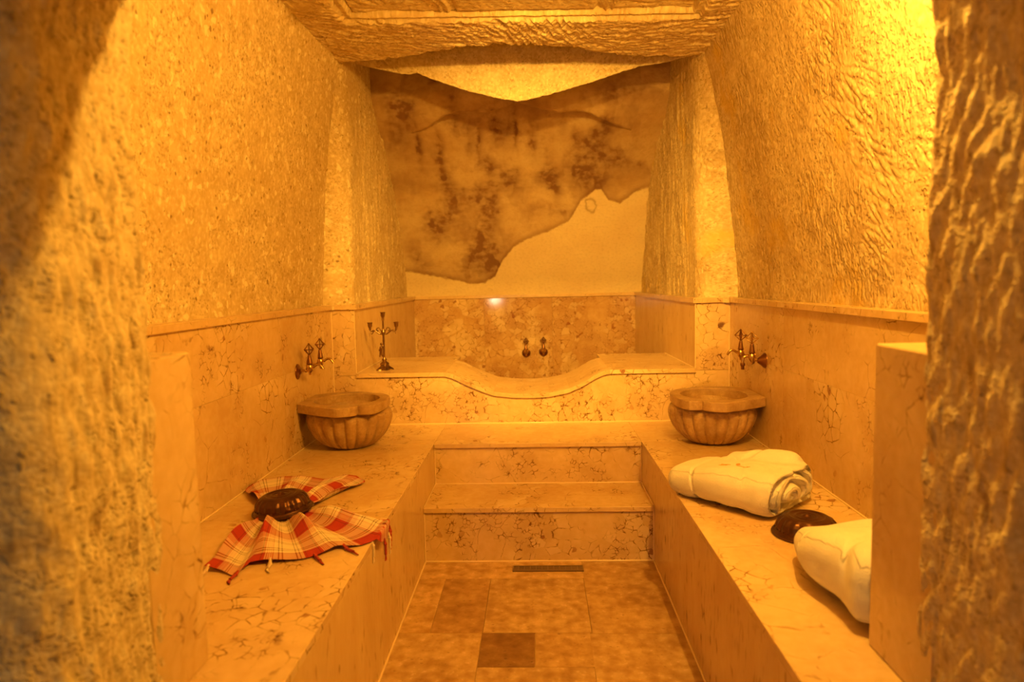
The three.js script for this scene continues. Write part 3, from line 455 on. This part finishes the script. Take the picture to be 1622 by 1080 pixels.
// ---------------------------------------------------------------- carved wash basins
function basin(label, left) {
  const cx = left ? -0.905 : 0.832, cd = 3.235, o = thing('wash_basin', label, 'basin', [cx, BENCH, -cd], 0, undefined), s = left ? 1 : -1;
  // rim: a thick slab with a bowed front lobe, a notch on the room side and a rounded corner lobe
  const wallX = left ? XL - cx + 0.002 : -(XR - cx - 0.002);
  const out = [[wallX, -0.13], [-0.085, -0.215], [0.0, -0.258], [0.06, -0.242], [0.088, -0.212], [0.092, -0.196], [0.108, -0.2], [0.15, -0.196], [0.176, -0.15], [0.19, -0.05], [0.186, 0.06], [0.15, 0.13], [0.11, 0.165], [0.09, 0.16], [0.05, 0.20], [-0.02, 0.222], [-0.1, 0.21], [-0.15, 0.19], [wallX, 0.13]];
  const R = 0.155; // the hollow
  const shp = new THREE.Shape(); const cv = new THREE.CatmullRomCurve3(out.map(p => new THREE.Vector3(p[0] * s, p[1], 0)), false, 'catmullrom', 0.3).getPoints(90); cv.forEach((p, i) => i ? shp.lineTo(p.x, p.y) : shp.moveTo(p.x, p.y));
  const hole = new THREE.Path(); for (let i = 0; i < 48; i++) { const a = i / 48 * Math.PI * 2, x = -0.005 * s + R * 0.98 * Math.cos(a), y = -0.012 + R * 1.1 * Math.sin(a); i ? hole.lineTo(x, y) : hole.moveTo(x, y); } shp.holes.push(hole);
  let g = new THREE.ExtrudeGeometry(shp, { depth: 0.034, bevelEnabled: true, bevelThickness: 0.005, bevelSize: 0.005, bevelOffset: -0.005, bevelSegments: 3 });
  g.rotateX(-Math.PI / 2); g.translate(0, 0.189, 0);   // shape y (towards the back) turns into -z
  part('rim', planar(g, rnd(), rnd()), M.basin, o);
  // fluted bowl
  const prof = [[0, 0.0], [0.07, 0.0], [0.1, 0.004], [0.135, 0.025], [0.168, 0.06], [0.190, 0.105], [0.198, 0.14], [0.193, 0.166], [0.18, 0.178], [0.175, 0.19]], L = 22;
  const bowlR = t => { const k = t * (prof.length - 1), i = Math.min(prof.length - 2, Math.floor(k)), f = k - i; const p = [Math.max(0, i - 1), i, i + 1, Math.min(prof.length - 1, i + 2)].map(q => prof[q]); const cr = c => 0.5 * (2 * p[1][c] + (p[2][c] - p[0][c]) * f + (2 * p[0][c] - 5 * p[1][c] + 4 * p[2][c] - p[3][c]) * f * f + (3 * p[1][c] - p[0][c] - 3 * p[2][c] + p[3][c]) * f * f * f); return [Math.max(0, cr(0)), cr(1)]; };
  g = sheet(330, 44, (u, v) => { const a = u * Math.PI * 2, [r, y] = bowlR(v), lobe = Math.abs(Math.sin(a * L / 2)), am = 0.017 * sst(0.06, 0.14, r) * sst(0.182, 0.15, y), rr = r * 1.03 - am * (1 - Math.pow(lobe, 0.7)); return new THREE.Vector3(rr * Math.cos(a), Math.max(0, y), rr * Math.sin(a) * 1.03); }, (u, v, p) => [u * 1.2 * 0.4 * 2.5, v * 0.4], true);
  part('bowl', g, M.basin, o);
  g = lathe([[0.0, 0.075], [0.05, 0.077], [0.1, 0.095], [0.135, 0.13], [0.152, 0.17], [0.156, 0.2]], 48); g.scale(1, 1, 1.1); g.translate(-0.005 * s, 0, 0.012);
  part('hollow', planar(g), M.basin, o);
  part('drain_hole', lathe([[0, 0.079], [0.014, 0.079], [0.018, 0.0775]], 20), M.bronze, o);
  return o;
}
basin('fluted stone wash basin in the left corner, near the candelabrum', true);
basin('fluted stone wash basin in the right corner, behind the folded robe', false);

// ---------------------------------------------------------------- taps
function tap(label, pos, turn, group, variant = 0) {
  const o = thing('wall_tap', label, 'tap', pos, turn, group); // local: wall at z = 0, outward +z
  const B = 0.059;
  let g = variant ? lathe([[0.036, 0], [0.034, 0.006], [0.022, 0.018], [0.012, 0.032], [0.009, 0.036], [0, 0.036]], 32) : lathe([[0.036, 0], [0.036, 0.003], [0.031, 0.007], [0.018, 0.010], [0.011, 0.014], [0.009, 0.018], [0, 0.018]], 32);
  part('flange', g.rotateX(Math.PI / 2), M.bronze, o);
  part('pipe', join([new THREE.CylinderGeometry(0.0065, 0.0065, 0.05, 16).rotateX(Math.PI / 2).translate(0, 0.004, 0.034), new THREE.TorusGeometry(0.0075, 0.0022, 8, 20).translate(0, 0.004, 0.04)]), M.brass, o);
  part('body', lathe([[0, -0.03], [0.004, -0.029], [0.006, -0.024], [0.0045, -0.02], [0.008, -0.016], [0.0135, -0.008], [0.0165, 0.002], [0.0155, 0.012], [0.0115, 0.019], [0.0095, 0.024], [0, 0.024]], 28).translate(0, 0.012, B), M.brass, o);
  part('bonnet', lathe([[0.0, 0.022], [0.0135, 0.022], [0.0145, 0.025], [0.0125, 0.032], [0.0085, 0.056], [0.0075, 0.058], [0.0082, 0.061], [0.0065, 0.063], [0.005, 0.068], [0, 0.068]], 28).translate(0, 0.012, B), M.bronze, o);
  // openwork handle: bent wires meeting above and below
  const w = []; for (let k = 0; k < 4; k++) { const a = k * Math.PI / 2 + 0.5, c = Math.cos(a), s = Math.sin(a), P = (r, y) => [c * r, y, B + s * r]; w.push(tube([P(0.002, 0.078), P(0.012, 0.088), P(0.025, 0.104), P(0.013, 0.118), P(0.002, 0.130)], 0.0023, 18, 8), new THREE.SphereGeometry(0.0045, 10, 8).translate(c * 0.026, 0.104, B + s * 0.026), tube([P(0.024, 0.104), P(0.012, 0.101), P(0.001, 0.104)], 0.0018, 8, 6)); }
  w.push(new THREE.SphereGeometry(0.005, 12, 10).translate(0, 0.129, B), new THREE.CylinderGeometry(0.003, 0.004, 0.014, 12).translate(0, 0.08, B), new THREE.CylinderGeometry(0.0022, 0.0022, 0.05, 8).translate(0, 0.104, B));
  part('handle', join(w), variant === 2 ? M.brass : M.bronze, o);
  if (variant === 2) { // bib spout with a threaded nose
    part('spout', tube([[0, 0.018, B + 0.01], [0, 0.021, B + 0.022], [0, 0.016, B + 0.036], [0, 0.0, B + 0.041], [0, -0.012, B + 0.0415]], 0.0072, 24, 14), M.brass, o);
    part('nose', lathe([[0.009, 0], [0.011, -0.002], [0.011, -0.012], [0.008, -0.014], [0.008, -0.03], [0.006, -0.03]], 20).translate(0, -0.010, B + 0.0415), M.bronze, o);
  } else part('spout', tube([[0, 0.016, B + 0.008], [0, 0.022, B + 0.02], [0, 0.031, B + 0.034], [0, 0.03, B + 0.048], [0, 0.018, B + 0.059], [0, 0.009, B + 0.064]], 0.0058, 28, 12), M.brass, o);
  return o;
}
tap('brass wall tap over the left basin, nearer to the doorway', [XL, 0.82, -3.14], Math.PI / 2, 'taps of the washing corners');
tap('brass wall tap over the left basin, nearer to the candelabrum', [XL, 0.83, -3.30], Math.PI / 2, 'taps of the washing corners');
tap('brass wall tap over the right basin with gilt handle and threaded nose', [XR, 0.838, -3.13], -Math.PI / 2, 'taps of the washing corners', 2);
tap('brass wall tap over the right basin with dark handle, nearer to the alcove', [XR, 0.838, -3.30], -Math.PI / 2, 'taps of the washing corners');
tap('left of the two dark taps on the back panel of the plunge bath', [-0.083, 0.622, -ZK], 0, 'taps of the plunge bath');
tap('right of the two dark taps on the back panel of the plunge bath', [0.062, 0.628, -ZK], 0, 'taps of the plunge bath');

// ---------------------------------------------------------------- candelabrum
{
  const o = thing('candelabrum', 'three-armed old bronze candelabrum with a small figure on its stem', 'candelabrum', [-0.866, SHELF, -3.85], 0.1);
  const base = sheet(72, 28, (u, v) => { const a = u * Math.PI * 2, r = mix(0.046, 0.011, Math.pow(v, 0.62)) * (1 + 0.2 * Math.cos(5 * a) * (1 - v) * (1 - v)) + 0.004 * Math.sin(v * 14), y = 0.004 + 0.058 * Math.pow(v, 1.15) + 0.005 * Math.max(0, Math.cos(5 * a)) * Math.sin(v * 3.1); return new THREE.Vector3(r * Math.cos(a), y * (v > 0 ? 1 : 0), r * Math.sin(a)); }, (u, v) => [u, v], true);
  part('foot', base, M.oldBronze, o);
  part('stem', lathe([[0.011, 0.05], [0.014, 0.058], [0.008, 0.066], [0.006, 0.08], [0.0055, 0.16], [0.008, 0.166], [0.006, 0.172], [0.006, 0.196], [0.011, 0.204], [0.014, 0.216], [0.008, 0.228], [0.0055, 0.236], [0.005, 0.28], [0.008, 0.286], [0.004, 0.29]], 24), M.oldBronze, o);
  const fig = sdfMesh((x, y, z) => { let d = capsule(x, y, z, [-0.016, 0.1, 0.012], [-0.013, 0.128, 0.014], 0.0075, 0.009); d = smin(d, capsule(x, y, z, [-0.012, 0.148, 0.014], [-0.012, 0.15, 0.014], 0.0075), 0.006); d = smin(d, capsule(x, y, z, [-0.017, 0.1, 0.014], [-0.022, 0.078, 0.016], 0.006, 0.004), 0.005); d = smin(d, capsule(x, y, z, [-0.014, 0.1, 0.01], [-0.008, 0.08, 0.01], 0.0055, 0.004), 0.005); d = smin(d, capsule(x, y, z, [-0.018, 0.13, 0.014], [-0.026, 0.112, 0.018], 0.0038, 0.003), 0.004); return smin(d, capsule(x, y, z, [-0.008, 0.13, 0.012], [-0.001, 0.142, 0.006], 0.0036, 0.003), 0.004); }, [-0.035, 0.068, -0.005], [0.01, 0.165, 0.03], 0.002);
  part('figure', fig, M.oldBronze, o);
  const cup = y => [[0.0, y], [0.006, y], [0.009, y + 0.004], [0.005, y + 0.009], [0.009, y + 0.014], [0.0125, y + 0.022], [0.0125, y + 0.036], [0.016, y + 0.041], [0.0155, y + 0.043], [0.0105, y + 0.041], [0.010, y + 0.026], [0, y + 0.026]];
  const c0 = part('candle_cup', lathe(cup(0.287), 24), M.oldBronze, o);
  for (const s of [-1, 1]) {
    const arm = part('arm', join([tube([[0, 0.215, 0], [s * 0.016, 0.205, 0], [s * 0.034, 0.216, 0], [s * 0.052, 0.226, 0], [s * 0.068, 0.222, 0], [s * 0.074, 0.232, 0]], 0.0042, 30, 8), tube([[s * 0.012, 0.222, 0], [s * 0.022, 0.240, 0], [s * 0.036, 0.238, 0], [s * 0.036, 0.224, 0], [s * 0.027, 0.225, 0]], 0.003, 24, 8), tube([[s * 0.05, 0.226, 0], [s * 0.058, 0.214, 0], [s * 0.066, 0.206, 0], [s * 0.07, 0.212, 0]], 0.0026, 16, 8)]), M.oldBronze, o);
    part('candle_cup', lathe(cup(0.23), 24).translate(s * 0.074, 0, 0), M.oldBronze, o);
  }
}

// ---------------------------------------------------------------- copper bath bowls, upside down
function bowl(label, pos, turn, tilt) {
  const o = thing('bath_bowl', label, 'bowl', pos, turn, 'copper bath bowls'); o.rotation.order = 'YXZ'; o.rotation.z = tilt; 
  const P = [[0.1, 0.0], [0.1, 0.004], [0.094, 0.006], [0.088, 0.012], [0.0885, 0.022], [0.084, 0.036], [0.075, 0.048], [0.062, 0.056], [0.052, 0.058]];
  part('body', sheet(240, 40, (u, v) => { const a = u * Math.PI * 2, k = v * (P.length - 1), i = Math.min(P.length - 2, Math.floor(k)), f = k - i, r = mix(P[i][0], P[i + 1][0], f), y = mix(P[i][1], P[i + 1][1], f), fl = 0.0022 * sst(0.016, 0.026, y) * sst(0.055, 0.048, y) * Math.cos(a * 18); return new THREE.Vector3((r + fl) * Math.cos(a), y, (r + fl) * Math.sin(a)); }, (u, v) => [u, v], true), M.copper, o);
  part('crown', lathe([[0.052, 0.058], [0.048, 0.0575], [0.046, 0.055], [0.036, 0.0545], [0.033, 0.057], [0.029, 0.0572], [0.026, 0.0545], [0.014, 0.0555], [0.01, 0.0605], [0.004, 0.0635], [0.0, 0.064]].reverse().map(p => p), 60), M.copper, o);
  part('lip', new THREE.TorusGeometry(0.0985, 0.003, 8, 64).rotateX(Math.PI / 2).translate(0, 0.003, 0), M.copper, o);
  const st = []; for (let k = 0; k < 36; k++) { const a = k / 36 * Math.PI * 2; st.push(new THREE.SphereGeometry(0.0026, 6, 5).translate(0.0895 * Math.cos(a), 0.017, 0.0895 * Math.sin(a))); } part('beading', join(st), M.copper, o);
  return o;
}
bowl('dark copper bowl upside down on the plaid cloth', [-0.862, BENCH + 0.020, -2.225], 0.3, 0.075);
bowl('dark copper bowl upside down between the two white robes', [0.806, BENCH + 0.001, -2.02], 1.1, 0);

// ---------------------------------------------------------------- plaid cloth gathered under the bowl
{
  const o = thing('plaid_cloth', 'red and cream plaid bath cloth fanned out under a copper bowl', 'cloth', [-0.862, BENCH, -2.24]);
  const N = 1024, RED = [0.42, 0.035, 0.02], CRM = [0.78, 0.66, 0.46], DRK = [0.07, 0.015, 0.015];
  const band = t => { t = wrap(Math.floor(t * 1000), 1000) / 1000; if (t < 0.36) { const k = Math.abs(t - 0.18); return k > 0.13 && k < 0.145 ? DRK : RED; } if (t < 0.5) return Math.floor((t - 0.36) * 100) % 3 === 0 ? RED : CRM; const q = t - 0.5; return [0.07, 0.13, 0.36, 0.42].some(x => Math.abs(q - x) < 0.009) ? DRK : CRM; };
  const plaid = texPair(N, N, (u, v) => { const a = band(u * 4 + 0.1), b = band(v * 5 + 0.3), w = ((Math.floor(u * N / 2) + Math.floor(v * N / 2)) & 1) ? 0.6 : 0.4; return [...mixc(a, b, w), 0.5 + 0.3 * (w - 0.5) * 10]; });
  const mat = new THREE.MeshPhysicalMaterial({ map: plaid.map, bumpMap: plaid.bump, bumpScale: 0.0004, roughness: 0.95, side: THREE.DoubleSide });
  // outline seen from the bowl: turn (0 = away from the door, clockwise) and reach of both fans
  const back = [[-0.80, 0.33], [-0.55, 0.46], [-0.36, 0.475], [-0.28, 0.44], [-0.15, 0.43], [0.02, 0.40], [0.16, 0.43], [0.30, 0.45], [0.43, 0.42], [0.52, 0.385]], front = [[-3.02, 0.46], [-3.14, 0.47], [-3.23, 0.50], [-3.28, 0.43], [-3.45, 0.43], [-3.6, 0.435], [-3.72, 0.43], [-3.86, 0.42], [-4.0, 0.445], [-4.2, 0.45], [-4.42, 0.42], [-4.50, 0.40]];
  const reach = (tab, s) => { const k = s * (tab.length - 1), i = Math.min(tab.length - 2, Math.floor(k)), f = k - i; return [mix(tab[i][0], tab[i + 1][0], f), mix(tab[i][1], tab[i + 1][1], f)]; };
  const surf = (s, t, off) => { // s 0..1 across from the wall side, t -1 back .. 1 front
    const fanB = t < 0, k = Math.abs(t), [th, R] = reach(fanB ? back : front, s), x0 = (s - 0.5) * 0.12, z0 = 0;
    let x = mix(x0, Math.sin(th) * R, k), dd = mix(z0, Math.cos(th) * R, k);
    const ph = fanB ? 6.5 : 7.5, ph2 = s * Math.PI * ph + 0.6 + 0.9 * Math.sin(k * 2.2 + s * 4), pl = mix(Math.sin(ph2), 1 - 2 * Math.abs(Math.sin(ph2 * 0.5 - 0.8)), 0.65), am = (fanB ? 0.04 : 0.058) * Math.sin(Math.min(1, k * 1.15) * Math.PI * 0.91 + 0.12) * sst(0.1, 0.42, k) + 0.006;
    let y = 0.004 + am * (0.5 + 0.5 * pl) * (0.7 + 0.5 * n3(s * 5, k * 2, 3)) + 0.012 * (1 - sst(0.1, 0.35, k)) + off;
    const X = x - 0.862; // hangs over the bench edge; rides up against the wall
    const over = X + 0.497; if (over > 0) { x -= over - Math.min(over, 0.006) * 0.9; y -= Math.min(over * 1.15, 0.10) * (0.9 + 0.2 * pl) - 0.004; if (y > 0.0) y *= 1; x += 0.006 + 0.008 * (0.5 + 0.5 * pl); }
    const into = -1.106 - X; if (into > 0) { x += into; y += into * 0.8; }
    return new THREE.Vector3(x, y, -dd);
  };
  const top = sheet(220, 200, (u, v) => surf(u, v * 2 - 1, 0.0012), (u, v) => [u, v], true), bot = sheet(220, 200, (u, v) => surf(u, v * 2 - 1, 0), (u, v) => [u, v]);
  part('sheet', join([top, bot]), mat, o);
  const red = new THREE.MeshStandardMaterial({ color: new THREE.Color(0.36, 0.04, 0.02), roughness: 0.95 }), crm = new THREE.MeshStandardMaterial({ color: new THREE.Color(0.7, 0.56, 0.38), roughness: 0.95 });
  [[0.02, crm], [0.2, red], [0.34, crm], [0.52, red], [0.66, red], [0.77, crm], [0.84, red], [0.9, crm], [0.94, red], [0.98, red]].forEach(([s, m], i) => {
    const p = surf(s, 0.985, 0.001), q = surf(s, 0.9, 0.001), dir = p.clone().sub(q).setY(0).normalize(), hang = p.x - 0.862 > -0.51;
    const L = 0.05, pts = hang ? [p, p.clone().add(new THREE.Vector3(0.004, -0.018, 0)), p.clone().add(new THREE.Vector3(0.005, -L, 0.004))] : [p, p.clone().addScaledVector(dir, 0.02).setY(0.007), p.clone().addScaledVector(dir, L).add(new THREE.Vector3(0.008 * Math.sin(i * 5), 0, 0)).setY(0.006)];
    part('tassel', join([tube(pts, 0.0042, 12, 8), new THREE.SphereGeometry(0.006, 10, 8).translate(pts[1].x, pts[1].y, pts[1].z), ...[-1, 0, 1].map(k => tube([pts[2], pts[2].clone().addScaledVector(hang ? new THREE.Vector3(0, -1, 0) : dir, 0.018).add(new THREE.Vector3(hang ? 0 : 0.006 * k, hang ? 0 : -0.002, 0.006 * k))], 0.0022, 4, 6))]), m, o);
  });
}

// ---------------------------------------------------------------- folded robes
function robeField(seedN, L, W, H, tip = 0.72, soft = 0.35) { // local p along the length, h up, q across; far side is -q
  return (p, h, q) => {
    const t = (p + L) / (2 * L), hh = H * mix(tip, 1.06, sst(0, 0.7, t)), ww = W * mix(tip, 1.0, sst(-0.15, 0.5, t)), r = Math.min(hh, 0.062) * 0.97;
    let d = rbox(p, h - hh, q, L, hh, ww, r);
    const in2 = -(Math.hypot(Math.max(Math.abs(h - hh) - hh + r, 0), Math.max(Math.abs(q) - ww + r, 0)) + Math.min(Math.max(Math.abs(h - hh) - hh + r, Math.abs(q) - ww + r), 0) - r);
    // rolled layers at the open end: the outer fold stays, the inside steps back in a spiral
    const open = sst(L * 0.5, L * 0.9, p) * sst(0.01, 0.022, in2), cy = hh * 0.8, cq = W * 0.2, ang = Math.atan2(h - cy, (q - cq) * 0.6), sp = Math.hypot(h - cy, (q - cq) * 0.6);
    d += open * (0.012 + 0.026 * Math.pow(0.5 + 0.5 * Math.cos(sp * 190 - ang + 1.2 * n3(q * 12, h * 12, seedN)), 2));
    // sleeve laid along the far side, with a fold of its own
    let sl = capsule(p, h, q, [-L * 0.25, hh * 1.5, -W * 0.5], [L * 0.55, hh * 1.72, -W * 0.66], 0.05, 0.052);
    sl += 0.012 * Math.exp(-Math.pow((p - L * 0.1 + 0.4 * (q + W * 0.6)) / 0.012, 2)) * sst(hh * 1.5, hh * 2, h);
    d = smin(d, sl, 0.022);
    // a seam across near the tip, soft creases
    d += 0.006 * Math.exp(-Math.pow((p + L * 0.5 - 0.1 * (q / W) * L + 0.25 * (h - hh)) / 0.006, 2));
    const cr = q - W * 0.35 + 0.35 * (p + 0.02) + 0.03 * Math.sin(p * 9 + seedN); d += 0.006 * Math.exp(-Math.pow(cr / 0.008, 2)) * sst(hh * 1.2, hh * 1.8, h) * sst(-L * 0.3, L * 0.2, p);
    const c2 = (p + L * 0.15) * 0.7 - q * 0.75 - 0.03 * Math.sin(q * 14 + seedN); d += 0.009 * Math.exp(-Math.pow(c2 / 0.009, 2)) * sst(hh * 0.9, hh * 1.7, h) * sst(-W * 0.7, -W * 0.1, q) * soft; d -= 0.008 * Math.exp(-Math.pow((c2 - 0.03) / 0.022, 2)) * soft;
    return d + 0.012 * n3(p * 6 + seedN, h * 6, q * 6) + 0.003 * n3(p * 19, h * 19, q * 19 + seedN);
  };
}
function placeField(o, f, lo, hi, cell, name = 'body') { const g = sdfMesh(f, lo, hi, cell); const m = part(name, g, M.terry, o); m.geometry.computeBoundingBox(); m.position.y = -m.geometry.boundingBox.min.y; return m; }
{
  const o = thing('folded_robe', 'white folded robe with small gold embroidery, beside the right basin', 'robe', [0.705, BENCH, -2.36], 0, 'white folded bath robes');
  o.rotation.y = Math.atan2(-0.73 * -1, 0.68) * -1; // length runs from the tip by the channel towards the door
  const f = robeField(1.7, 0.225, 0.165, 0.064), m = placeField(o, f, [-0.27, -0.03, -0.26], [0.28, 0.25, 0.24], 0.0048);
  // embroidery: two short lines of stitching with a leaf between, on top of the robe
  const topAt = (p, q) => { let h = 0.25; while (h > 0 && f(p, h, q) > 0) h -= 0.0008; return h + m.position.y; };
  const st = []; const word = (p0, q0, p1, q1, n) => { const pts = []; for (let i = 0; i <= n * 4; i++) { const t = i / (n * 4), p = mix(p0, p1, t) + 0.0025 * Math.cos(i * 2.1), q = mix(q0, q1, t) + 0.0035 * Math.sin(i * 1.57); pts.push(new THREE.Vector3(p, topAt(p, q) + 0.0008, q)); } st.push(tube(pts, 0.0012, n * 12, 5)); };
  word(-0.03, 0.066, 0.005, 0.066, 5); word(0.03, 0.07, 0.08, 0.074, 7); word(-0.03, 0.08, 0.0, 0.08, 4);
  part('embroidery', join(st), M.thread, m).position.y = -m.position.y;
  const lf = []; for (let k = -1; k <= 1; k++) { const pts = []; for (let i = 0; i <= 6; i++) { const t = i / 6, p = 0.006 * k * Math.sin(t * 3.14) + 0.026, q = 0.044 + 0.016 * t; pts.push(new THREE.Vector3(p, topAt(p, q) + 0.0008, q)); } lf.push(tube(pts, 0.0018, 10, 5)); } 
  part('embroidered_leaf', join(lf), M.leafThread, m).position.y = -m.position.y;
}
{
  const o = thing('folded_robe', 'white folded robe cut off by the right door jamb', 'robe', [0.848, BENCH, -1.645], 0, 'white folded bath robes');
  o.rotation.y = -1.42;
  placeField(o, robeField(8.3, 0.225, 0.19, 0.074, 0.62, 1), [-0.31, -0.03, -0.26], [0.32, 0.27, 0.26], 0.0055);
}

// ---------------------------------------------------------------- lamps
function lamp(name, label, L, r, wide = 1) {
  const o = thing(name, label, 'lamp', L.at), col = new THREE.Color().setRGB(...L.color);
  const glow = new THREE.MeshStandardMaterial({ color: 0x111111, emissive: col, emissiveIntensity: L.glow ?? 6, roughness: 0.4 });
  part('bulb', new THREE.SphereGeometry(r, 24, 16).scale(wide, wide > 1 ? 0.7 : 1, 1), glow, o);
  part('holder', lathe([[0, r + 0.05], [0.02, r + 0.05], [0.02, r * 0.95], [r * 0.7, r * 0.72]].reverse(), 24), M.bronze, o);
  const p = new THREE.PointLight(col, L.intensity, 0, 2); p.castShadow = true; p.shadow.radius = 0.7; p.shadow.mapSize.set(1024, 1024); p.name = 'bulb_light'; o.add(p);
  return o;
}
{ const o = lamp('wall_lamp', 'round amber wall lamp inside the room above the doorway', LAMP, 0.045); part('bracket', tube([[0, 0.09, 0], [0, 0.12, 0.05], [0, 0.1, 0.12], [0, 0.08, 0.18]], 0.008, 16, 8), M.bronze, o); }
{ const o = lamp('passage_lantern', 'pale lantern standing in the passage outside the doorway', { ...OUTSIDE, glow: 45 }, 0.06, 2.2); part('stand', lathe([[0, 0.0], [0.1, 0.0], [0.09, 0.02], [0.02, 0.05], [0.015, 0.75], [0.05, 0.8], [0.05, 0.815], [0, 0.815]], 24).translate(0, -0.885, 0), M.bronze, o); }

{ // downlight set in the ceiling panel
  const o = thing('ceiling_downlight', 'small round downlight hanging under the carved ceiling panel', 'lamp', DOWNLIGHT.at), col = new THREE.Color().setRGB(...DOWNLIGHT.color);
  part('bulb', new THREE.SphereGeometry(0.03, 24, 16), new THREE.MeshStandardMaterial({ color: 0x111111, emissive: col, emissiveIntensity: 14, roughness: 0.4 }), o);
  part('cap', lathe([[0.022, 0.02], [0.026, 0.03], [0.02, 0.055], [0.012, 0.06], [0.012, 0.2], [0, 0.2]], 24), M.bronze, o);
  const p = new THREE.SpotLight(col, DOWNLIGHT.intensity, 0, 0.65, 1, 2); p.position.set(0, 0, 0); p.target.position.set(...DOWNLIGHT.to.map((v, i) => v - DOWNLIGHT.at[i])); p.castShadow = true; p.shadow.radius = 1.5; p.shadow.mapSize.set(1024, 1024); p.name = 'downlight_beam'; o.add(p, p.target);
}
renderer.render(scene, camera);
